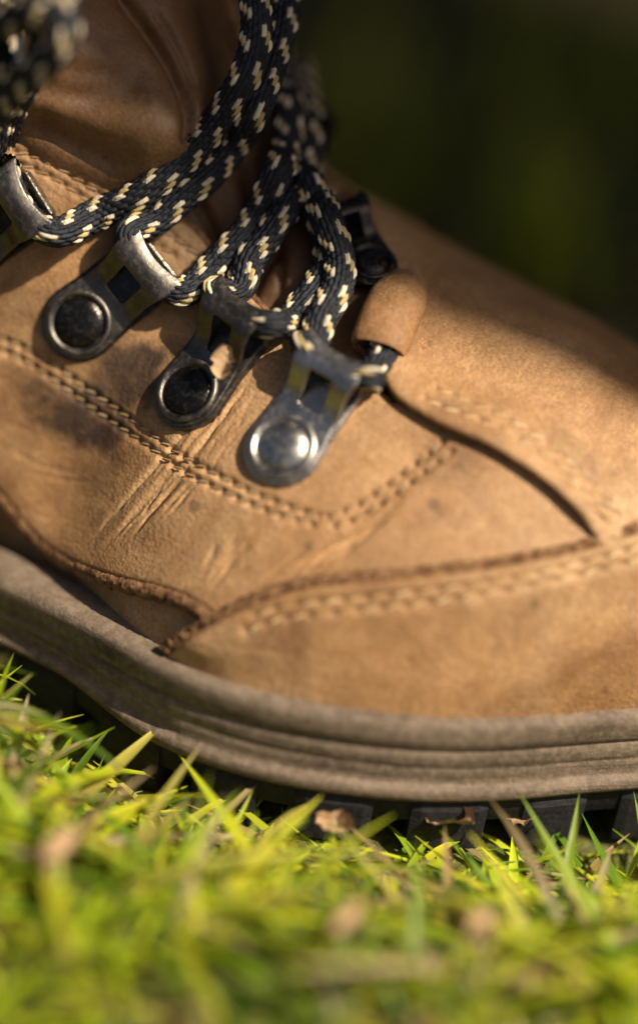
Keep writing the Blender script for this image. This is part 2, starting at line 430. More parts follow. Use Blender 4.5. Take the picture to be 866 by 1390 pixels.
def tube(name, C3, rad, mat, parent, N3=None, flat_=1.0, seg=12, rough=0.0, freq=0.8):
    C3 = np.asarray(C3); n = len(C3); T = np.gradient(C3, axis=0); T /= np.linalg.norm(T, axis=1)[:, None]
    if N3 is None: N3 = np.tile([0, 0, 1.0], (n, 1))
    B = np.cross(T, N3); B /= np.linalg.norm(B, axis=1)[:, None]; Nn = np.cross(B, T)
    rad = np.broadcast_to(rad, n); V = []
    for j in range(seg):
        a = 2 * math.pi * j / seg
        V.append(C3 + (B * math.cos(a) + Nn * math.sin(a) * flat_) * rad[:, None])
    V = np.stack(V, 1).reshape(-1, 3)
    if rough:
        dirs = V - np.repeat(C3, seg, 0); dirs /= np.linalg.norm(dirs, axis=1)[:, None] + 1e-9
        V = V + dirs * (rough * (vnoise(V, freq) + 0.7 * vnoise(V, freq * 2.3)))[:, None]
    Fs = grid_faces(n, seg, True)
    V = np.vstack([V, C3[:1], C3[-1:]])
    for j in range(seg):
        k = (j + 1) % seg; Fs += [(k, j, n * seg), ((n - 1) * seg + j, (n - 1) * seg + k, n * seg + 1)]
    return mesh(name, V, Fs, mat, parent)
def edge_strip(parent, q, off, rad, tilt=0.9, rough=0.28, out=None, shift=0.55):
    q = curve(q, 0.35)
    if out is not None:
        tq = np.gradient(q, axis=0); tq /= np.linalg.norm(tq, axis=1)[:, None]; nq = np.c_[-tq[:, 1], tq[:, 0]]
        q = q + nq * np.sign(nq @ np.array(out, float))[:, None] * shift
    P = onb(q, off(q) if callable(off) else off); N = base_n(q[:, 0], q[:, 1] / TL)
    r = np.full(len(q), rad); r *= 1 + 0.12 * vnoise(P, 0.3)
    return tube('raw_edge', P, r, M_EDGE, parent, N, tilt, 20, rough * 0.6, 3.4)

# capsule shared by all stitches, along +x, unit length
def capsule():
    V, Fs = [], []; prof = [(-0.5, 0.05), (-0.44, 0.55), (-0.25, 0.95), (0, 1.0), (0.25, 0.95), (0.44, 0.55), (0.5, 0.05)]
    for x, r in prof:
        for j in range(8):
            a = 2 * math.pi * j / 8; V.append((x, r * math.cos(a), r * math.sin(a)))
    Fs = grid_faces(len(prof), 8, True) + [tuple(range(7, -1, -1)), tuple(range(48, 56))]
    me = bpy.data.meshes.new('stitch'); me.from_pydata(V, [], Fs); me.polygons.foreach_set('use_smooth', [True] * len(me.polygons)); me.materials.append(M_THREAD); return me
ME_STITCH = capsule(); ME_DULL = ME_STITCH.copy(); ME_DULL.materials[0] = thread('dull_thread', 0.62)
def stitches(parent, q, off, pitch=2.5, length=2.0, rad=0.22, sink=0.08, yaw=0.28, me=None):
    q = curve(q, pitch); P = onb(q, off); N = base_n(q[:, 0], q[:, 1] / TL)
    for i in range(len(P) - 1):
        c = (P[i] + P[i + 1]) / 2; n = N[i]; t = P[i + 1] - P[i]; t /= np.linalg.norm(t); b = np.cross(n, t)
        t = t + b * (yaw + random.uniform(-0.06, 0.06)) + n * random.uniform(-0.05, 0.05); t /= np.linalg.norm(t); b = np.cross(n, t); b /= np.linalg.norm(b); n = np.cross(t, b)
        c = c - n * sink + b * random.uniform(-0.08, 0.08)
        l = length * random.uniform(0.92, 1.05); r = rad * random.uniform(0.88, 1.1); w = W(c)
        o = link('stitch', me or ME_DULL, None, parent)
        o.matrix_world = Matrix(((t[0] * l * .001, b[0] * r * .001, n[0] * r * .001, w[0]), (t[1] * l * .001, b[1] * r * .001, n[1] * r * .001, w[1]),
                                 (t[2] * l * .001, b[2] * r * .001, n[2] * r * .001, w[2]), (0, 0, 0, 1)))

# seam lines (traced on the photograph, laid on the last)
LOWER = [(0, 642), (30, 679), (60, 714), (95, 744), (130, 766), (180, 787), (230, 800), (268, 815), (300, 837)]
CAP = [(235, 884), (262, 868), (300, 846), (340, 826), (400, 804), (470, 794), (540, 788), (600, 781), (680, 770), (750, 756), (810, 741), (864, 722)]
MIDE = [(505, 492), (518, 520), (534, 549), (565, 572), (600, 591), (650, 612), (700, 640), (740, 668), (775, 700), (798, 728), (811, 748)]
EYE = [(4, 185), (30, 186), (60, 195), (110, 222), (150, 252), (190, 272), (230, 293), (265, 318), (290, 350), (312, 378), (340, 405), (370, 437), (395, 464), (422, 494), (447, 514), (473, 528), (500, 535), (530, 552)]
ROW1 = [(-2, 455), (40, 472), (80, 497), (120, 526), (165, 558), (210, 590), (250, 620), (295, 646), (345, 672), (390, 690), (435, 705)]
ROW2 = [(-2, 470), (40, 489), (80, 516), (118, 545), (160, 575), (205, 606), (245, 636), (290, 662), (335, 684), (380, 702), (425, 714)]
ROW3 = [(455, 716), (490, 703), (525, 682), (560, 657), (592, 632), (612, 618)]
ROW4 = [(445, 704), (482, 690), (515, 670), (548, 646), (582, 620), (600, 606)]
CROW1 = [(352, 836), (385, 826), (430, 819), (480, 815), (540, 808), (600, 801), (660, 791), (720, 779), (780, 765), (830, 752), (864, 742)]
CROW2 = [(340, 856), (380, 842), (430, 834), (480, 829), (540, 823), (600, 815), (660, 805), (720, 793), (780, 779), (830, 767), (864, 758)]
MROW1 = [(575, 556), (610, 570), (650, 585), (700, 609), (745, 640), (785, 677), (815, 712)]
MROW2 = [(590, 540), (625, 553), (665, 570), (715, 596), (760, 628), (800, 667), (830, 702)]
EROW1 = [(24, 205), (60, 215), (95, 236), (130, 260), (165, 283), (205, 306), (240, 328), (268, 352)]
EROW2 = [(30, 222), (65, 236), (100, 258), (130, 280), (165, 303), (200, 325), (235, 348)]
for rw in (ROW1, ROW2, ROW3, ROW4, CROW1, CROW2, MROW1, MROW2, EROW1, EROW2): stroke(rw, 0.6, -0.30, False)
DIPS = []
for rw, pit in ((ROW1, 2.5), (ROW2, 2.5), (ROW3, 2.5), (ROW4, 2.5), (EROW1, 2.5), (EROW2, 2.5), (CROW1, 3.3), (CROW2, 3.3), (MROW1, 3.0), (MROW2, 3.0)): DIPS.append(onb(curve(flat(rw), pit)))
DIPS = np.vstack(DIPS)
# walking creases
def fan(a, b, n, spread, wid, amp, bend=0.0):
    a, b = np.array(a, float), np.array(b, float); d = b - a; L = np.linalg.norm(d); pn = np.array([-d[1], d[0]]) / L
    for i in range(n):
        u = (i / (n - 1) - 0.5) * 2 if n > 1 else 0
        s0, s1 = random.uniform(0, 0.35), random.uniform(0.65, 1.0)
        pts = []
        for k in range(9):
            s = s0 + (s1 - s0) * k / 8
            pts.append(tuple(a + d * s + pn * (u * spread * (0.55 + 0.55 * s) + bend * math.sin(math.pi * s) + random.uniform(-1.3, 1.3))))
        stroke(pts, wid * random.uniform(0.7, 1.25), 1.9 * amp * random.uniform(0.6, 1.2))
TRACES = [[(160, 740), (201, 688), (236, 646)], [(172, 738), (208, 690), (242, 650)], [(193, 729), (215, 696), (250, 657)], [(199, 718), (226, 685), (259, 655)], [(223, 707), (245, 681), (268, 657)],
          [(236, 705), (256, 680), (276, 660)], [(248, 622), (280, 585), (308, 550), (330, 520)], [(260, 625), (289, 592), (317, 557), (338, 530)], [(280, 632), (300, 603), (336, 563), (352, 540)], [(268, 624), (294, 586), (304, 548)],
          [(291, 640), (316, 606), (350, 570)], [(288, 792), (312, 762), (337, 733)], [(294, 800), (322, 762), (345, 737)], [(304, 765), (318, 746), (328, 728)], [(282, 770), (300, 745)],
          [(376, 799), (413, 768), (454, 742), (495, 721), (528, 698)], [(402, 799), (439, 758), (485, 731), (520, 712)], [(434, 774), (474, 740), (515, 706), (545, 680)], [(390, 790), (430, 752), (462, 728)], [(460, 760), (500, 726), (540, 694)],
          [(350, 800), (385, 772), (420, 750)], ]
for tr in ([(120, 642), (80, 634), (40, 616), (10, 590)], [(140, 655), (95, 650), (45, 636)], [(300, 872), (350, 878), (400, 884)], [(60, 590), (30, 575), (5, 566)]): stroke(tr, 0.4, -0.13)
for k in range(9):
    ox = random.uniform(-26, 30); TRACES.append([(342 + ox * 0.5, 522 + ox * 0.3), (300 + ox * 0.8, 572 + ox * 0.4), (250 + ox, 636 + ox * 0.4), (205 + ox * 1.1, 692 + ox * 0.4), (165 + ox * 1.2, 746 + ox * 0.3)])
for tr in TRACES:
    for k in range(3):
        ox, oy = random.uniform(-5, 5) * (k > 0), random.uniform(-5, 5) * (k > 0); f = 1.0 if k == 0 else random.uniform(0.3, 0.7)
        tt = curve(np.array(tr, float), 12.0) + rng.normal(0, 1.1, (len(curve(np.array(tr, float), 12.0)), 2)) + (ox, oy)
        n0 = int(len(tt) * random.uniform(0, 0.3)) if k else 0
        stroke([tuple(p) for p in tt[n0:]], random.uniform(0.20, 0.34), -0.34 * f * (1.5 if tr[0][0] > 370 else 0.45 if len(tr) == 5 and tr[0][1] < 600 else 0.9))
stroke([(595, 605), (545, 650), (470, 735), (395, 795)], 2.4, -0.75)
stroke([(345, 530), (270, 620), (175, 735)], 3.0, -0.3)
for _ in range(46):             # scuffs
    x, y = random.uniform(0, 860), random.uniform(430, 960); a = random.uniform(-0.5, 0.5) + random.choice((0, 0.8)); l = random.uniform(8, 34)
    stroke([(x, y), (x + l * math.cos(a) * 0.5, y + l * math.sin(a) * 0.5 + random.uniform(-2, 2)), (x + l * math.cos(a), y + l * math.sin(a))], 0.25, -random.uniform(0.04, 0.11))
def stain(px, py, rx, a):
    q = flat([(px, py)])
    if len(q): STAINS.append((onb(q)[0], np.array(rx, float), a))
stain(195, 506, (8, 7, 7), 0.92); stain(122, 570, (9, 8, 6), 0.95); stain(85, 545, (9, 8, 5), 0.65)
for _ in range(30):
    stain(random.uniform(0, 860), random.uniform(300, 950), [random.uniform(2, 8) for _ in range(3)], random.uniform(0.08, 0.26))
for px, py in ((300, 640), (480, 740), (590, 690), (720, 820), (420, 745), (270, 690), (620, 640), (815, 690)): stain(px, py, (1.0, 1.0, 1.0), 0.5)
stain(250, 545, (7, 5, 5), 0.30); stain(60, 420, (10, 6, 6), 0.30); stain(45, 520, (9, 7, 4), 0.35); stain(170, 470, (4, 4, 4), 0.3); stain(20, 560, (8, 6, 4), 0.3)

def k_off(base_off, lift, width):
    return lambda Q, P, db: base_off + lift * np.exp(-(db / width) ** 2)

# under layer seen below the quarter
def layer(): 
    t = GP[:, 1]; dn = 5.0 * smooth(0.22, 0.30, t) * smooth(0.78, 0.70, t)
    V = BV - base_n(GP[:, 0], t) * dn[:, None]; return mesh('lower_panel', V, BF, M_LEATHER, boot)
lower = layer()

f_low, f_cap, f_mid, f_eye = flat(LOWER), flat(CAP), flat(MIDE), flat(EYE)
XL = -100.0
def tl(x, t): return (x, t * TL)
# quarter: lower edge, under toe cap, under centre panel, eyestay edge
q_low = np.vstack([[f_low[0] + (f_low[0] - f_low[2]) * k for k in (3.5, 2.5, 1.2)], f_low])
under = flat([(330, 852), (400, 828), (480, 816), (600, 803), (700, 788), (790, 768), (838, 748), (838, 715), (800, 672), (750, 628), (690, 595), (620, 565), (575, 552)])
q_eye = f_eye[::-1]
quarter_poly = np.vstack([curve(q_low, 0.6), under, curve(np.vstack([q_eye, [(q_eye[-1][0] - 12, q_eye[-1][1] + 3), (q_eye[-1][0] - 24, q_eye[-1][1] + 4)]]), 0.6)])
ql = curve(q_low, 1.0)
def q_off(Q, P, db):
    return 1.8 + 0.35 * np.exp(-(db / 4.0) ** 2) + 1.7 * np.exp(-(near_dist(Q, ql) / 7.0) ** 2) * smooth(12, -8, Q[:, 0])
quarter = panel('quarter_panel', quarter_poly, q_off, 0.27, M_LEATHER, 2.2, 0.7)
edge_strip(quarter, q_low, lambda q: 1.25 + 1.7 * smooth(12, -8, q[:, 0]), 1.35, 0.85, 0.34, (0, -1), 0.95)
edge_strip(quarter, np.vstack([f_eye[:10]]), 1.3, 0.75, 1.0, 0.2)
edge_strip(quarter, np.vstack([f_eye[9:]]), 1.3, 0.75, 1.0, 0.2)
# centre panel (vamp) over the quarter
mid_poly = np.vstack([curve(np.vstack([f_mid]), 0.5), flat([(822, 765), (840, 760)]), [tl(84, 0.47), tl(80, 0.60), tl(62, 0.78), tl(48, 1.0), tl(-30, 1.0), tl(-28, 0.80), tl(0, 0.66), tl(9, 0.56)],
                      flat([(560, 430), (530, 462)])])
mid_c, cap_c = curve(f_mid, 0.5), curve(np.vstack([f_cap, [tl(83, 0.46), tl(84, 0.52), tl(79, 0.62), tl(66, 0.76), tl(52, 0.92), tl(47, 1.0)]]), 0.8)
def vamp_off(Q, P=None, db=None):
    return 1.6 + 2.5 * np.exp(-(near_dist(Q, mid_c) / 7.0) ** 2) * (0.55 + 0.45 * smooth(1.0, 8.0, near_dist(Q, cap_c)))
vamp = panel('vamp_panel', mid_poly, vamp_off, 0.5, M_LEATHER, 3.0, 0.4)
# far quarter
far_poly = np.vstack([curve(np.array([tl(XL, 0.60), tl(-60, 0.605), tl(-30, 0.62), tl(-8, 0.625), tl(6, 0.60)]), 0.8), [tl(16, 0.66), tl(10, 0.86), tl(-10, 0.92), tl(XL, 0.92)]])
far_q = panel('far_quarter_panel', far_poly, k_off(1.5, 0.3, 4.0), 1.0, M_LEATHER, 2.2, 0.6, False)
# toe cap over everything
cap_edge = np.vstack([[(f_cap[0][0] - 4.0, 0.0)], f_cap, [tl(83, 0.46), tl(84, 0.52), tl(79, 0.62), tl(66, 0.76), tl(52, 0.92), tl(47, 1.0)]])
cap_poly = np.vstack([curve(cap_edge, 0.5), [tl(108.5, 1.0), tl(108.5, 0.0)]])
def cap_off(Q, P, db):
    d2 = near_dist(Q, curve(cap_edge, 0.8)); return 1.5 + 1.9 * np.exp(-(d2 / 9.0) ** 2) * smooth(2.0, 12.0, Q[:, 1])
cap = panel('toe_cap', cap_poly, cap_off, 0.5, M_LEATHER, 2.2, 0.8)
edge_strip(cap, np.vstack([f_cap]), 2.05, 1.05, 0.65, 0.6, (-0.3, 1), 0.7)

for pr, qq, of in ((quarter, ROW1, 1.5), (quarter, ROW2, 1.5), (quarter, ROW3, 1.5), (quarter, ROW4, 1.5), (quarter, EROW1, 1.8), (quarter, EROW2, 1.7)):
    stitches(pr, flat(qq), of + 0.1)
def cap_at(rowpix):
    q = curve(flat(rowpix), 3.0); return float(np.mean(cap_off(q, None, None)))
stitches(cap, flat(CROW1), cap_at(CROW1) - 0.25, 3.3, 2.5, 0.28, me=ME_STITCH); stitches(cap, flat(CROW2), cap_at(CROW2) - 0.25, 3.3, 2.5, 0.28, me=ME_STITCH)
def vamp_at(rowpix): return float(np.mean(vamp_off(curve(flat(rowpix), 3.0))))
for rw in (MROW1, MROW2): stitches(vamp, flat(rw), vamp_at(rw) - 0.18, 3.0, 2.5, 0.27, me=ME_STITCH)

# ------------------------------------------------------------------ tongue
TB = []
def bulge(pix, width, amp, off=0):
    q = flat(pix)
    if len(q) >= 1: TB.append((onb(curve(q, 2)) if len(q) > 2 else onb(q), width, amp))
bulge([(40, 110), (100, 150), (150, 170), (195, 190)], 9.0, 7.0)
bulge([(110, 40), (150, 70), (190, 110), (210, 160)], 9.0, 6.0)
bulge([(60, 168), (110, 195), (150, 215)], 2.0, -2.4)
bulge([(70, 118), (110, 128), (160, 122)], 2.0, -1.5)
bulge([(95, 95), (130, 100), (165, 98)], 1.6, -0.9)
bulge([(160, 0), (185, 40), (205, 75), (218, 110), (226, 150), (226, 190)], 1.3, -3.0)
bulge([(215, 0), (235, 40), (255, 90), (268, 140)], 4.0, 2.0)
bulge([(200, 20), (225, 70), (240, 120)], 0.7, -0.7)
bulge([(262, 260), (285, 300), (300, 335)], 1.0, -2.2)
bulge([(300, 235), (318, 275), (322, 315)], 3.0, 1.6)
bulge([(330, 225), (340, 265), (335, 305)], 0.9, -1.6)
bulge([(338, 400), (350, 370), (368, 345)], 1.1, -2.2)
bulge([(390, 300), (400, 340), (395, 380)], 3.2, 1.8)
bulge([(372, 330), (382, 360), (380, 390)], 0.8, -1.0)
def tongue_off(Q, P, db):
    d = np.full(len(Q), -0.6)
    for poly, wd, am in TB:
        dd, s = seg_dist(P, poly) if len(poly) > 1 else (np.linalg.norm(P - poly[0], axis=1), None)
        d += am * np.exp(-(dd / wd) ** 2)
    d += 0.5 * vnoise(P, 0.09) + 0.25 * vnoise(P, 0.25)
    return d
tp = np.vstack([curve(np.array([(a, b - 9.0) for a, b in f_eye]), 1.0)[::-1], [(q_eye[-1][0] - 25, q_eye[-1][1] - 5), (XL, q_eye[-1][1] - 4)], [tl(XL, 0.58), tl(-60, 0.58), tl(-30, 0.60), tl(-5, 0.61), tl(14, 0.58), tl(24, 0.50)]])
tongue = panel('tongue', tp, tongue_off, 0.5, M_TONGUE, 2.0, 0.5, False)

# ------------------------------------------------------------------ sole
def loop_outline(ins=0.0, step=1.5):
    xs = np.linspace(XS[0], XS[-1], 400); n = Spline(XS, OUTN)(xs); f = Spline(XS, OUTF)(xs)
    pts = np.vstack([np.c_[xs, n], np.c_[xs, f][::-1]]); return resample(pts, step, True)
def smooth_loop(p, k=6):
    for _ in range(k): p = (np.roll(p, 1, 0) + 2 * p + np.roll(p, -1, 0)) / 4
    return p
OL = smooth_loop(loop_outline())
Tn = np.roll(OL, -1, 0) - np.roll(OL, 1, 0); Tn /= np.linalg.norm(Tn, axis=1)[:, None]; ON = np.c_[Tn[:, 1], -Tn[:, 0]]
def zbot(x): return 2.2 + 3.2 * smooth(18, -4, x) + spring(x) * 1.1
PROF = [(0.0, -6), (0.0, -0.3), (0.02, 0.7), (0.07, 1.15), (0.14, 1.1), (0.185, 0.75), (0.20, 0.1), (0.23, -0.15), (0.30, -0.08), (0.40, 0.0), (0.415, -0.16), (0.43, 0.0),
        (0.58, 0.05), (0.61, -0.25), (0.63, -0.4), (0.65, -0.2), (0.68, 0.15), (0.78, 0.35), (0.88, 0.35), (0.94, 0.15), (0.985, -0.5), (1.0, -1.5), (1.0, -8)]
V = []
zb_, zt_ = zbot(OL[:, 0]), ZT + spring(OL[:, 0])
for v, o in PROF:
    V.append(np.c_[OL + ON * (o + 2.4), np.where(v > 0.55, zt_ - (1 - v) * 14.6, zb_ + v / 0.55 * (zt_ - 0.45 * 14.6 - zb_))])
V = np.stack(V, 1); nl, npf = V.shape[:2]
V = V.reshape(-1, 3); V[:, :2] += (vnoise(V, 0.12) * 0.10)[:, None] * np.repeat(ON, npf, 0)
Fs = [(i * npf + j, ((i + 1) % nl) * npf + j, ((i + 1) % nl) * npf + j + 1, i * npf + j + 1) for i in range(nl) for j in range(npf - 1)]
midsole = mesh('midsole', V, Fs, M_WELT, boot)
# outsole slab and its lugs
def slab(name, prof, mat, parent):
    V = np.stack([np.c_[OL + ON * (o + 2.4), np.full(len(OL), 0) + (zb_ * k + z)] for o, z, k in prof], 1); n, m = V.shape[:2]; V = V.reshape(-1, 3)
    Fs = [(i * m + j, ((i + 1) % n) * m + j, ((i + 1) % n) * m + j + 1, i * m + j + 1) for i in range(n) for j in range(m - 1)]
    Fs.append(tuple(i * m for i in range(n))[::-1])
    return mesh(name, V, Fs, mat, parent)
outsole = slab('outsole', [(-8, -5.0, 1), (-1.6, -5.0, 1), (-0.9, -4.4, 1), (-0.5, 0.2, 1)], M_SOLE, boot)
s_ = 0; k = 0
acc = np.r_[0, np.cumsum(np.linalg.norm(np.diff(OL, axis=0), axis=1))]
while s_ < acc[-1] - 14:
    i0, i1 = np.searchsorted(acc, s_), np.searchsorted(acc, s_ + 11.5)
    idx = np.arange(i0, min(i1, nl - 1) + 1)
    if len(idx) > 3:
        Vl = []
        for i in idx:
            zb = zb_[i] if OL[i, 0] < 40 else zb_[i]
            e = 0.5 if i in (idx[0], idx[-1]) else 0.0
            lowz = -8.0 + 0.6 * spring(OL[i, 0])
            for o, z in ((-12, zb - 3.5), (-12, lowz), (-1.0 - e, lowz), (-0.2 - e, lowz + 0.9), (0.3 - e, zb - 2.0), (-0.3 - e, zb - 0.2)):
                Vl.append((*(OL[i] + ON[i] * (o + 2.4)), z))
        m = 6; F2 = grid_faces(len(idx), m, True) + [tuple(range(m))[::-1], tuple(range((len(idx) - 1) * m, len(idx) * m))]
        mesh('lug', Vl, F2, M_SOLE, outsole, False)
    s_ += 17.5

# ------------------------------------------------------------------ lace hooks
def frame_at(p0, p1, off):
    q = flat([p0, p1]); P = onb(q, off); n = base_n(q[:1, 0], q[:1, 1] / TL)[0]; a = P[1] - P[0]; a -= n * (a @ n); a /= np.linalg.norm(a)
    return P[0], a, np.cross(n, a), n
def hook(p0, p1, mats, sc=1.0, off=1.9):
    O, A, B, N = frame_at(p0, p1, off) if not isinstance(p0, np.ndarray) else (p0, *p1)
    root = empty('lace_hook', W(O)); root.parent = boot
    Mw = Matrix(((A[0] * sc, B[0] * sc, N[0] * sc, W(O)[0]), (A[1] * sc, B[1] * sc, N[1] * sc, W(O)[1]), (A[2] * sc, B[2] * sc, N[2] * sc, W(O)[2]), (0, 0, 0, 1)))
    root.matrix_world = Mw
    mm = 0.001
    # strip: flat round end, rise with a window, bridge over the lace
    ctrl = np.array([(-6.0, 0.95), (-3, 0.95), (0, 0.95), (3.7, 0.95), (6.0, 1.0), (7.4, 1.25), (8.6, 1.9), (9.8, 3.0), (10.9, 4.1), (11.8, 4.8), (12.9, 5.3), (14.5, 5.5), (16.4, 5.2), (17.8, 4.4)])
    prof = curve(ctrl, 0.55); nb = 16; bs = np.linspace(-1, 1, nb + 1)
    def hw(a):
        if a < 0: return max(0.9, math.sqrt(max(0, 36 - a * a)))
        return float(np.interp(a, [0, 2, 4, 7, 10, 12, 15, 17.8], [6.0, 5.85, 5.6, 5.2, 5.2, 5.6, 6.2, 6.4]))
    V, Fs = [], []
    for (a, h) in prof:
        w = hw(a)
        for b in bs:
            aa = a + ((1.7 * b * b - 1.0) if a > 11 else 0) * smooth(12.4, 17.8, a); hh = h - (1.0 * smooth(12.4, 17.8, a) * b * b * 0.6)
            V.append((aa * mm, b * w * mm, hh * mm))
    m = nb + 1
    for i in range(len(prof) - 1):
        for j in range(nb):
            ac = (prof[i][0] + prof[i + 1][0]) / 2; bc = (bs[j] + bs[j + 1]) / 2
            if 7.3 < ac < 12.2 and abs(bc) < 0.38: continue
            Fs.append((i * m + j, (i + 1) * m + j, (i + 1) * m + j + 1, i * m + j + 1))
    st = mesh('bridge', V, Fs, mats[0], None, raw=True); st.parent = root
    md = st.modifiers.new('thick', 'SOLIDIFY'); md.thickness = 0.00085; md.offset = -1
    sb = st.modifiers.new('round', 'SUBSURF'); sb.levels = 1; sb.render_levels = 2
    # flat back plate
    V, ring = [], []
    out = []
    for k in range(13):
        an = math.pi / 2 + math.pi * k / 12; out.append((6.4 * math.cos(an), 6.4 * math.sin(an)))
    out += [(6, -5.9), (13, -5.9), (15.8, -5.2), (17.0, -3.8), (17.0, 3.8), (15.8, 5.2), (13, 5.9), (6, 5.9)]
    n = len(out)
    for s, z in ((1.0, -1.2), (1.0, 0.25), (0.985, 0.42), (0.94, 0.50)):
        for x, y in out: V.append((((x - 3) * s + 3) * mm, y * s * mm, z * mm))
    Fs = [(i * n + j, i * n + (j + 1) % n, (i + 1) * n + (j + 1) % n, (i + 1) * n + j) for i in range(3) for j in range(n)] + [tuple(range(3 * n, 4 * n))]
    bp = mesh('back_plate', V, Fs, mats[1], None, False, raw=True); bp.parent = root
    # rivet: ring and dome
    prof = [(0.0, 2.2), (1.2, 2.17), (2.3, 2.02), (3.2, 1.76), (3.75, 1.45), (4.0, 1.2), (4.15, 1.08), (4.3, 1.15), (4.5, 1.45), (4.75, 1.62), (5.1, 1.6), (5.35, 1.38), (5.45, 1.0), (5.45, 0.6)]
    V = [(0, 0, prof[0][1] * mm)]; Fs = []; sg = 40
    for r, z in prof[1:]:
        for j in range(sg):
            a = 2 * math.pi * j / sg; V.append((r * math.cos(a) * mm, r * math.sin(a) * mm, z * mm))
    for j in range(sg): Fs.append((0, 1 + j, 1 + (j + 1) % sg))
    for i in range(len(prof) - 2):
        for j in range(sg):
            k = (j + 1) % sg; Fs.append((1 + i * sg + j, 1 + (i + 1) * sg + j, 1 + (i + 1) * sg + k, 1 + i * sg + k))
    nd = 1 + 5 * sg
    dome_f = [f for f in Fs if max(f) < nd + sg]; ring_f = [f for f in Fs if max(f) >= nd + sg]
    rv = mesh('rivet', V, dome_f, mats[2], None, raw=True); rv.parent = root
    rg = mesh('rivet_ring', V, ring_f, mats[3], None, raw=True); rg.parent = root
    # lace seat inside the tunnel
    def pt(a, b, h): return O + (A * a + B * b + N * h) * sc
    return pt
H3 = hook((388, 614), (452, 524), (M_STEEL, M_STEEL, M_STEEL, M_STEEL))
H2 = hook((265, 538), (338, 448), (M_GUN, M_GUN, M_BLACK, M_GUN))
H1 = hook((112, 437), (212, 358), (M_GUN, M_BLACK, M_BLACK, M_GUN))
H0 = hook((-46, 334), (58, 262), (M_GUN, M_BLACK, M_BLACK, M_GUN))
# two hooks on the far side of the throat
def far_hook(x, t):
    q = np.array([tl(x, t), tl(x - 2, t - 0.06)]); P = onb(q, 1.8); n = base_n(q[:1, 0], q[:1, 1] / TL)[0]; a = P[1] - P[0]; a -= n * (a @ n); a /= np.linalg.norm(a)
    return hook(P[0], (a, np.cross(n, a), n), (M_GUN, M_BLACK, M_BLACK, M_GUN))
G3 = hook((502, 366), (478, 332), (M_BLACK, M_BLACK, M_BLACK, M_BLACK), 0.68, off=1.6)
G2 = far_hook(-12, 0.74); G1 = far_hook(-32, 0.74)

# ------------------------------------------------------------------ laces
NAVY = np.array([(0.005, 0.006, 0.009), (0.008, 0.009, 0.013), (0.013, 0.014, 0.020)])
CREAM = np.array([0.74, 0.62, 0.43]); GOLD = np.array([0.50, 0.36, 0.14])
def lace(path, phase=0.0, rw=2.65, rh=2.3, hint=None, pinch=()):
    C3 = curve(path, 0.26); n = len(C3); T = np.gradient(C3, axis=0); T /= np.linalg.norm(T, axis=1)[:, None]
    N = np.zeros_like(C3); v = np.array(hint if hint is not None else -FW)
    for i in range(n):
        v = v - T[i] * (v @ T[i]); v /= np.linalg.norm(v); N[i] = v
    B = np.cross(T, N); s = np.r_[0, np.cumsum(np.linalg.norm(np.diff(C3, axis=0), axis=1))] + phase
    seg = 126; ncol = 18; ph = np.arange(seg) / seg; L = 1.85
    S, PH = np.meshgrid(s, ph, indexing='ij')
    c = ((PH - 0.75) % 1.0) * ncol; kc = np.floor(c).astype(int); fc = c - kc - 0.5
    par = kc % 2
    sl = np.where(par == 0, 0.22, 0.10)
    m = (S / L) + 0.5 * par + fc * sl * 1.0; mi = np.floor(m).astype(int); fm = m - mi - 0.5
    h = np.clip(1 - (fc * 1.85) ** 2, 0, 1) ** 0.6 * np.clip(1 - (np.abs(fm) * 1.9) ** 3.0, 0, 1) ** 0.7
    d = 2 * mi - par
    run = (d - kc) % 6; light = np.isin(kc % 5, (0, 1, 2)) & (run == 0)
    goldc = light & ((kc % 5) == 1)
    rnd = (np.sin(kc * 12.9898 + mi * 78.233) * 43758.5453) % 1.0
    tint = NAVY[(rnd * 2.99).astype(int)]
    lc = CREAM * (0.75 + 0.4 * rnd[..., None]); tint = np.where(light[..., None], lc, tint); tint = np.where(goldc[..., None], GOLD * (0.8 + 0.4 * rnd[..., None]), tint)
    tint = np.where((h < 0.20)[..., None], NAVY[0] * 0.8, tint)
    r = 1 - 0.20 + 0.22 * h + 0.05 * light * h
    wob = 1 + 0.03 * np.sin(S * 0.35 + phase)
    for c0 in pinch: wob = wob * (1 - 0.20 * np.exp(-(np.linalg.norm(C3 - c0, axis=1) / 6.5) ** 4))[:, None]
    ca, sa = np.cos(2 * np.pi * PH), np.sin(2 * np.pi * PH)
    V = C3[:, None] + B[:, None] * (ca * r * rw * wob)[..., None] + N[:, None] * (sa * r * rh * wob)[..., None]
    o = mesh('lace', V.reshape(-1, 3), grid_faces(n, seg, True), M_LACE, boot, True, {'tint': tint.reshape(-1, 3)})
    return C3, N, B
def lp(px, py, lift, y=None):
    if y is not None: return at_y(px, py, y)
    q = flat([(px, py)]); P0 = onb(q)[0]
    # the point on the viewing ray whose height above the last is the lift
    d = ray(px, py); d = d / np.linalg.norm(d); n = base_n(q[:, 0], q[:, 1] / TL)[0]
    return P0 - d * (lift / max(0.35, -(d @ n)))
SEAT = 2.65; SA = 14.0
def through(H, left_first=True):
    pts = [H(SA + 1.4, 5.8, SEAT + 0.7), H(SA + 0.2, 2.0, SEAT), H(SA + 0.3, -2.5, SEAT), H(SA + 2.2, -6.4, SEAT + 0.5)]
    return pts if left_first else pts[::-1]
L3 = lp
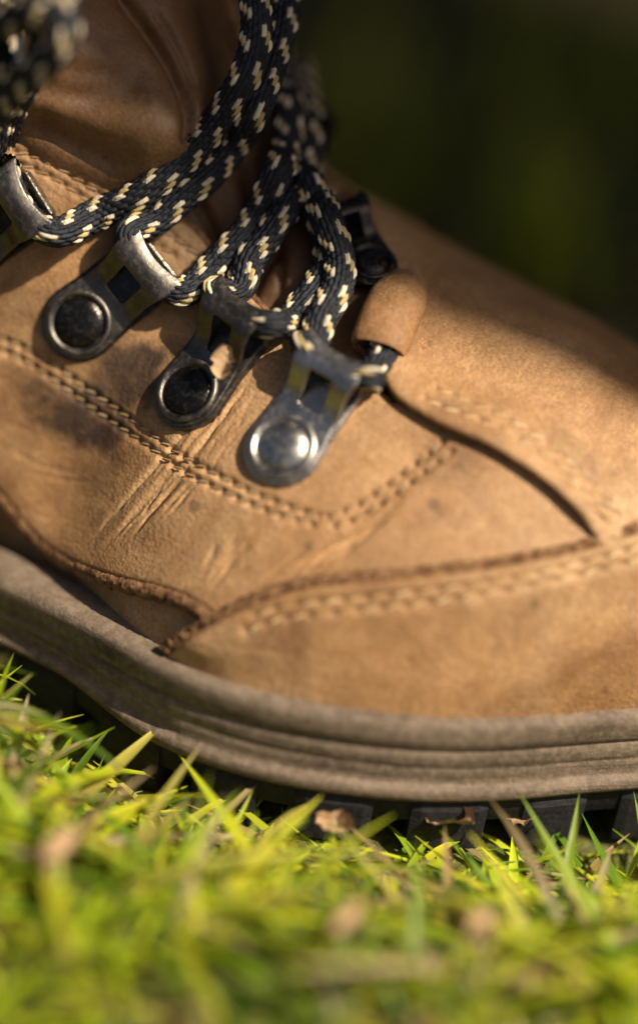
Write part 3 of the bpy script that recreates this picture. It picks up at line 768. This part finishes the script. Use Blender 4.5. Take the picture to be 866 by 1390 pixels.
lace([*through(H0), L3(130, 291, 3.6), L3(180, 270, 5.0), L3(232, 230, 6.0), L3(276, 186, 7.0), at_y(316, 132, -42), at_y(338, 92, -40), at_y(348, 45, -37), at_y(346, 0, -34), at_y(335, -60, -30)], 0.0, pinch=[H0(SA, 0, SEAT)])
lace([at_y(380, -60, -20), at_y(386, 0, -26), at_y(380, 50, -31), at_y(364, 100, -36), at_y(346, 148, -40), L3(315, 200, 5.5), L3(280, 240, 5.5), L3(238, 275, 5.2), L3(206, 301, 5.2), *through(H1),
      L3(292, 360, 4.0), L3(325, 325, 4.5), L3(354, 282, 5.2), L3(374, 240, 6.0), at_y(387, 200, -31), at_y(393, 160, -26), at_y(388, 118, -18), at_y(376, 80, -8)], 3.1, pinch=[H1(SA, 0, SEAT)])
lace([at_y(404, 95, -6), at_y(416, 150, -18), at_y(417, 195, -25), at_y(407, 240, -31), L3(388, 282, 6.0), L3(360, 324, 5.2), L3(335, 362, 4.6), L3(319, 396, 4.6), *through(H2),
      L3(393, 433, 3.6), L3(411, 414, 3.6), L3(431, 390, 3.4), L3(444, 364, 3.4), L3(445, 336, 3.4), L3(437, 305, 3.8), L3(426, 270, 4.2), at_y(416, 235, -14), at_y(410, 200, -5)], 5.7, pinch=[H2(SA, 0, SEAT)])
lace([at_y(428, 235, -8), at_y(436, 270, -19), L3(449, 312, 6.6), L3(459, 343, 6.0), L3(461, 374, 5.4), L3(452, 405, 5.0), L3(434, 438, 4.6), L3(424, 466, 4.6), *through(H3),
      L3(503, 512, 3.4), L3(512, 498, 3.2), L3(522, 478, 2.6), L3(532, 450, 1.6), L3(540, 420, 0.6)], 1.3, pinch=[H3(SA, 0, SEAT)])
# bow hanging over the ankle
lace([*through(H0)[:1], at_y(12, 225, -55), at_y(8, 185, -59), at_y(18, 140, -63), at_y(42, 100, -66), at_y(58, 55, -68), at_y(55, 5, -68), at_y(40, -50, -65)], 2.2)
lace([at_y(-60, 190, -65), at_y(-20, 165, -67), at_y(20, 118, -71), at_y(60, 85, -73), at_y(86, 45, -73), at_y(76, 0, -71), at_y(50, -40, -67)], 4.4)
lace([at_y(-70, 60, -63), at_y(-20, 35, -68), at_y(20, 25, -71), at_y(60, 0, -72), at_y(110, -28, -67)], 0.9)
lace([at_y(-50, 250, -59), at_y(-14, 205, -63), at_y(-4, 150, -65), at_y(8, 90, -65), at_y(10, 30, -62), at_y(0, -40, -59)], 6.9)

# leather loop at the bottom of the throat
def leather_loop():
    C3 = curve([lp(513, 476, 2.9), lp(519, 458, 3.1), lp(528, 434, 3.0), lp(540, 408, 2.2), lp(552, 386, 0.6)], 0.4); n = len(C3)
    T = np.gradient(C3, axis=0); T /= np.linalg.norm(T, axis=1)[:, None]
    q = flat([(525, 445)]); N0 = base_n(q[:, 0], q[:, 1] / TL)[0]; B = np.cross(T, N0); B /= np.linalg.norm(B, axis=1)[:, None]; N = np.cross(B, T)
    seg = 28; V = []
    s = np.linspace(0, 1, n); ro = 4.3 - 0.9 * smooth(0.6, 1.0, s); ri = 3.05 * np.ones(n)
    def ring(r, k):
        return np.stack([C3[k] + B[k] * math.cos(2 * math.pi * j / seg) * r * 1.12 + N[k] * math.sin(2 * math.pi * j / seg) * r * 0.86 for j in range(seg)])
    outer = np.vstack([ring(ro[k] * (1 - 0.10 * math.exp(-k / 2.0)), k) for k in range(n)])
    outer = outer + (vnoise(outer, 0.35) * 0.25)[:, None] * np.repeat(N, seg, 0)
    Fs = grid_faces(n, seg, True)
    lo = mesh('lace_loop', outer, Fs, M_LEATHER, boot)
    kk = np.arange(0, n - 4)
    rim = np.vstack([outer[:seg], ring(3.5, 0), *[ring(3.0, k) for k in range(1, 22)]])
    rim[:2 * seg] += (vnoise(rim[:2 * seg], 1.6) * 0.2)[:, None] * T[0]
    mesh('raw_edge', rim, grid_faces(rim.shape[0] // seg, seg, True), M_EDGE, lo)
leather_loop()

# ------------------------------------------------------------------ ground, grass, dry leaves
def turf(x, y):                # the boot has pressed the turf down; it swells again in front
    x, y = np.asarray(x, float), np.asarray(y, float); d = near_dist(np.c_[x, y], sole_poly)
    lf = smooth(25, -25, x); up = smooth(9 - 8 * lf, 34 - 14 * lf, d) * smooth(-40, -95, y)
    return -8.4 + (8.5 + 15 * lf) * up - 0.48 * np.clip(d - 34, 0, 90) * smooth(-60, -110, y) + vnoise(np.c_[x, y, 0 * x], 0.012) * 6 * smooth(120, 320, np.hypot(x - 20, y + 30))
sole_poly = OL + ON * 3.0
gn = 150; ext = 2600.0
u = np.linspace(-1, 1, gn); u = np.sign(u) * np.abs(u) ** 2.2 * ext
X, Y = np.meshgrid(u, u, indexing='ij'); Pg = np.c_[X.ravel() + 20, Y.ravel(), np.zeros(gn * gn)]
r_ = np.hypot(Pg[:, 0] - 20, Pg[:, 1]); Pg[:, 2] = turf(Pg[:, 0], Pg[:, 1])
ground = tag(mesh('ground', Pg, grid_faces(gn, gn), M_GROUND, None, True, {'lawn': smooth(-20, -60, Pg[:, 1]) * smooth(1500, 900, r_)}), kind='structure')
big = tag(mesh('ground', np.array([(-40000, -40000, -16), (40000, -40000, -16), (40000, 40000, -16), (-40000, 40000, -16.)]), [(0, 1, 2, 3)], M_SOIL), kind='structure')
GREENS = np.array([(0.26, 0.36, 0.014), (0.38, 0.47, 0.016), (0.52, 0.56, 0.022), (0.64, 0.60, 0.035), (0.12, 0.21, 0.010)])
STRAW = np.array([(0.55, 0.47, 0.09), (0.52, 0.38, 0.18), (0.62, 0.48, 0.26), (0.45, 0.28, 0.12)])
def blade(V, Fs, Tt, root, h, w, yaw, lean, curl, col, seg=5):
    o = len(V); d = np.array([math.cos(yaw), math.sin(yaw), 0]); sd = np.array([-d[1], d[0], 0]); p = np.array(root, float); a = lean
    for k in range(seg + 1):
        s = k / seg; ww = w * (1 - s ** 2.2) * (0.75 + 0.5 * s * (1 - s) * 2) + 0.05
        fold = np.array([0, 0, 0.12 * w])
        V += [p - sd * ww / 2 + fold, p - d * 0.0, p + sd * ww / 2 + fold]
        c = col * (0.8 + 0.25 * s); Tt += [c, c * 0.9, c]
        p = p + (d * math.sin(a) + np.array([0, 0, math.cos(a)])) * h / seg; a += curl / seg
    for k in range(seg):
        for j in (0, 1): Fs.append((o + 3 * k + j, o + 3 * k + j + 1, o + 3 * k + 4 + j, o + 3 * k + 3 + j))
def lawn(name, n, box, hr, wr, straw, lean, parent=None):
    V, Fs, Tt = [], [], []
    pts = np.c_[rng.uniform(box[0], box[1], n * 2), rng.uniform(box[2], box[3], n * 2)]
    pts = pts[~inside(pts, sole_poly)][:n]
    pn = vnoise(np.c_[pts, np.zeros(len(pts))], 0.03)
    gz = turf(pts[:, 0], pts[:, 1]); sc = 0.55 + 0.45 * smooth(4, 38, near_dist(pts, sole_poly))
    for i, (x, y) in enumerate(pts):
        if rng.random() < straw: col = STRAW[rng.integers(4)] * rng.uniform(0.6, 1.1)
        else: col = GREENS[rng.integers(5)] * (1 + 0.3 * pn[i]) * rng.uniform(0.8, 1.25)
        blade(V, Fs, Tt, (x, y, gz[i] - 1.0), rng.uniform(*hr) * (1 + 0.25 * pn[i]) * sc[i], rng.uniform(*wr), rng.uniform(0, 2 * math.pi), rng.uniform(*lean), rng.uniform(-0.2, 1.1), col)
    return V, Fs, Tt
parts = [lawn('g', 6200, (-110, 190, -215, -60), (12, 30), (0.9, 2.4), 0.22, (0.9, 1.6)),
         lawn('g', 700, (-110, 190, -215, -85), (26, 48), (1.4, 3.2), 0.16, (1.0, 1.6)),
         lawn('g', 2000, (-110, 230, -330, -215), (10, 26), (1.2, 2.8), 0.16, (0.3, 1.3)),
         lawn('g', 1300, (-260, -60, -215, 120), (10, 26), (1.2, 2.8), 0.18, (0.3, 1.3)),
         lawn('g', 900, (-300, 380, 10, 420), (10, 40), (1.4, 3.2), 0.25, (0.2, 1.3)),
         lawn('g', 1600, (100, 320, -215, 120), (10, 34), (1.2, 2.8), 0.14, (0.2, 1.3))]
for px, py, rr in ((485, 205, 20), (700, 365, 16), (845, 140, 26)):      # taller tufts behind the boot
    c = at_z(px, py, -4); parts.append(lawn('g', 45, (c[0] - rr, c[0] + rr, c[1] - rr, c[1] + rr), (20, 50), (2.0, 4.0), 0.2, (0.1, 0.9)))
V, Fs, Tt = [], [], []
for v, f, t in parts:
    o = len(V); V += v; Tt += t; Fs += [tuple(k + o for k in g) for g in f]
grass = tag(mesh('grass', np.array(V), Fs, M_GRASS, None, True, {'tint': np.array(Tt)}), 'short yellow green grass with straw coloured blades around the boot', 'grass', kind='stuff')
# one long blade that stands out in front
V, Fs, Tt = [], [], []
pth = curve([at_z(372, 1310, 2), at_z(345, 1280, 9), at_z(312, 1236, 18), at_z(288, 1190, 25), at_z(284, 1150, 28)], 2.0)
for k, p in enumerate(pth):
    s = k / (len(pth) - 1); w = 1.3 * (1 - s ** 3) + 0.1; c = np.array((0.15, 0.25, 0.04))
    V += [p - RT * w / 2, p - FW * 0.25, p + RT * w / 2]; Tt += [c, c, c]
for k in range(len(pth) - 1):
    for j in (0, 1): Fs.append((3 * k + j, 3 * k + j + 1, 3 * k + 4 + j, 3 * k + 3 + j))
tag(mesh('grass_blade', np.array(V), Fs, M_GRASS, None, True, {'tint': np.array(Tt)}), 'thin upright green grass blade arching in front of the lawn at the bottom', 'grass blade')

def on_turf(px, py, lift):
    z = -4.0
    for _ in range(8):
        q = at_z(px, py, z); z = float(turf(q[:1], q[1:2])[0]) + lift
    return at_z(px, py, z)
def dry_leaf(name, p, ax, size, asp, curl, label, cat='dry leaf', group=None, seed=0):
    rr = np.random.default_rng(seed); n, m = 13, 7; V = []; nz = rr.random((n, 2)) * 2; tw = rr.uniform(-1.2, 1.2)
    a = np.array(ax[0], float); a /= np.linalg.norm(a); nn = np.array(ax[1], float); nn -= a * (a @ nn); nn /= np.linalg.norm(nn); b = np.cross(nn, a)
    for th in (0.0, -0.18):
        for i in range(n):
            s = i / (n - 1); w = math.sin(math.pi * (0.06 + 0.90 * s)) ** 0.8 * asp * size / 2
            for j in range(m):
                t = j / (m - 1) * 2 - 1; jag = 1 + 0.32 * (nz[i, 0 if t < 0 else 1] - 0.5) * (abs(t) > 0.3)
                z = curl * size * (t * t * 0.35 + 0.3 * (s - 0.5) ** 2 + 0.10 * math.sin(5 * s + seed) * t + tw * (s - 0.5) * t * 0.5) + th - 0.12 * abs(math.sin(22 * s + 3 * abs(t))) 
                V.append(p + a * (s - 0.5) * size + b * t * w * jag + nn * z)
    k = n * m; Fs = grid_faces(n, m) + [tuple(x + k for x in f[::-1]) for f in grid_faces(n, m)]
    bd = [i * m for i in range(n)] + [(n - 1) * m + j for j in range(1, m)] + [i * m + m - 1 for i in range(n - 2, -1, -1)] + list(range(m - 2, 0, -1))
    for q in range(len(bd)):
        x, y = bd[q], bd[(q + 1) % len(bd)]; Fs.append((y, x, x + k, y + k))
    return tag(mesh(name, np.array(V), Fs, M_DRY), label, cat, group)
dry_leaf('dry_leaf', on_turf(608, 1112, 7), ((1, 0.1, 0.15), (-0.2, -0.6, 1)), 9.0, 0.5, 0.9, 'curled tan dry leaf at the edge of the black outsole, largest of the fragments', seed=1)
dry_leaf('dry_leaf', on_turf(432, 1082, 7), ((1, -0.4, 0.1), (0, -0.6, 1)), 5.5, 0.6, 0.8, 'tan dry leaf scrap touching the sole where the midsole dips lowest', seed=2)
dry_leaf('dry_leaf', on_turf(455, 1122, 7), ((1, 0.2, 0.1), (0, -0.5, 1)), 6, 0.6, 0.8, 'pale cream dry leaf lying on green blades just below the sole', seed=3)
dry_leaf('dry_leaf', on_turf(655, 1258, 7), ((0.3, 0.8, 0.2), (0, -0.5, 1)), 5.5, 0.5, 0.8, 'pinkish tan dry leaf low in the grass on the right', seed=4)
dry_leaf('dry_leaf', on_turf(480, 1250, 7), ((0.2, 1, 0.2), (0, -0.5, 1)), 9, 0.25, 0.6, 'long narrow dry leaf standing among the blades at the bottom middle', seed=5)
dry_leaf('dry_leaf', on_turf(95, 1150, 7), ((0.3, 1, 0.2), (0, -0.5, 1)), 10, 0.25, 0.6, 'long yellow brown dry leaf in the grass at the lower left', seed=6)
dry_leaf('dry_leaf', on_turf(705, 1108, 7), ((1, 0.4, 0.1), (0, -0.5, 1)), 5, 0.7, 0.5, 'small straw coloured leaf beside the toe end of the sole', seed=7)
dry_leaf('dry_leaf', on_turf(70, 925, 7), ((1, -0.6, 0.1), (0, -0.5, 1)), 10, 0.35, 0.6, 'broad tan dry leaf beside the sole at the left edge', seed=8)
# scrap caught in the middle hook
pc = H2(7.0, -3.9, 3.6); nrm = (H2(0, 0, 1) - H2(0, 0, 0))
dry_leaf('leaf_scrap', pc, (UP * 0.95 + RT * 0.2, -FW), 5.4, 0.55, 0.55, 'tiny pale dry scrap caught in the middle lace hook', 'leaf scrap', seed=9)

# ------------------------------------------------------------------ unseen bough and leaves added to shade the far side of the boot
bp = [onb(flat([p]))[0] for p in ((578, 432), (866, 552))]
dirL = bp[1] - bp[0]; dirL -= SUN * (dirL @ SUN); dirL /= np.linalg.norm(dirL)
eo = np.cross(SUN, dirL); eo = eo if eo[1] > 0 else -eo
RL = 200.0
tree_at = bp[0] + SUN * 1250 + eo * RL + dirL * 1700; tree_at[2] = -8
added_tree = tag(empty('added_tree', W(tree_at)), 'added unseen bough with leaves, set to shade the far side', 'added_tree')
TI = Matrix.Translation(-Vector(W(tree_at)))
lc = np.array([bp[0] + SUN * 1250 + eo * RL + dirL * k for k in np.linspace(-1300, 1700, 70)])
o = tube('added_limb', lc, RL * np.linspace(0.97, 1.06, 70), M_BARK, None, None, 1.0, 40, 3.0, 0.02); o.parent = added_tree; o.matrix_parent_inverse = TI
tk = curve(np.array([tree_at + np.array([0, 0, -20.0]), tree_at + np.array([10, 10, 500.0]), lc[-1] + np.array([0, 0, 0.0]), lc[-1] + np.array([60, 120, 900.0])]), 40)
o = tube('added_trunk', tk, np.linspace(290, 210, len(tk)), M_BARK, None, np.tile([1.0, 0, 0], (len(tk), 1)), 1.0, 36, 6.0, 0.012); o.parent = added_tree; o.matrix_parent_inverse = TI
V, Fs = [], []
for _ in range(7000):           # added leaves above and beyond the bough, blocking sky light
    k = rng.uniform(-1500, 1800); e_ = rng.uniform(120, 1500); c = bp[0] + SUN * rng.uniform(1300, 2300) + eo * e_ + dirL * k
    a = rng.normal(size=3); a /= np.linalg.norm(a); b = np.cross(a, rng.normal(size=3)); b /= np.linalg.norm(b); l = rng.uniform(60, 110); w = l * 0.34; o_ = len(V)
    V += [c - a * l / 2, c - a * l * 0.1 + b * w, c + a * l / 2, c - a * l * 0.1 - b * w]; Fs.append((o_, o_ + 1, o_ + 2, o_ + 3))
o = mesh('added_crown', np.array(V), Fs, M_LEAF, None, False); o.parent = added_tree; o.matrix_parent_inverse = TI

sh_at = FH * 800 + RH * 60; sh_at[2] = -8  # unseen leaf screen added to cut sky light and darken the background
added_shrub = tag(empty('added_shrub', W(sh_at)), 'added unseen leaf screen that darkens the ground behind the boot', 'added_shrub')
SI = Matrix.Translation(-Vector(W(sh_at)))
V, Fs = [], []
for _ in range(6500):
    c = sh_at + RH * rng.uniform(-1200, 1200) + FH * rng.uniform(-230, 420); c[2] = -8 + rng.uniform(20, 1100)
    a = rng.normal(size=3); a /= np.linalg.norm(a); b = np.cross(a, rng.normal(size=3)); b /= np.linalg.norm(b); l = rng.uniform(50, 100); w = l * 0.34; o_ = len(V)
    V += [c - a * l / 2, c - a * l * 0.1 + b * w, c + a * l / 2, c - a * l * 0.1 - b * w]; Fs.append((o_, o_ + 1, o_ + 2, o_ + 3))
o = mesh('added_foliage', np.array(V), Fs, M_LEAF, None, False); o.parent = added_shrub; o.matrix_parent_inverse = SI
for k in range(7):
    b0 = sh_at + RH * (-900 + 300 * k); st = np.array([b0, b0 + np.array([20, 10, 300.0]), b0 + np.array([60 * (-1) ** k, 40, 900.0])])
    o = tube('added_stem', curve(st, 40), 14.0, M_BARK, None, np.tile([1.0, 0, 0], (len(curve(st, 40)), 1)), 1.0, 10); o.parent = added_shrub; o.matrix_parent_inverse = SI
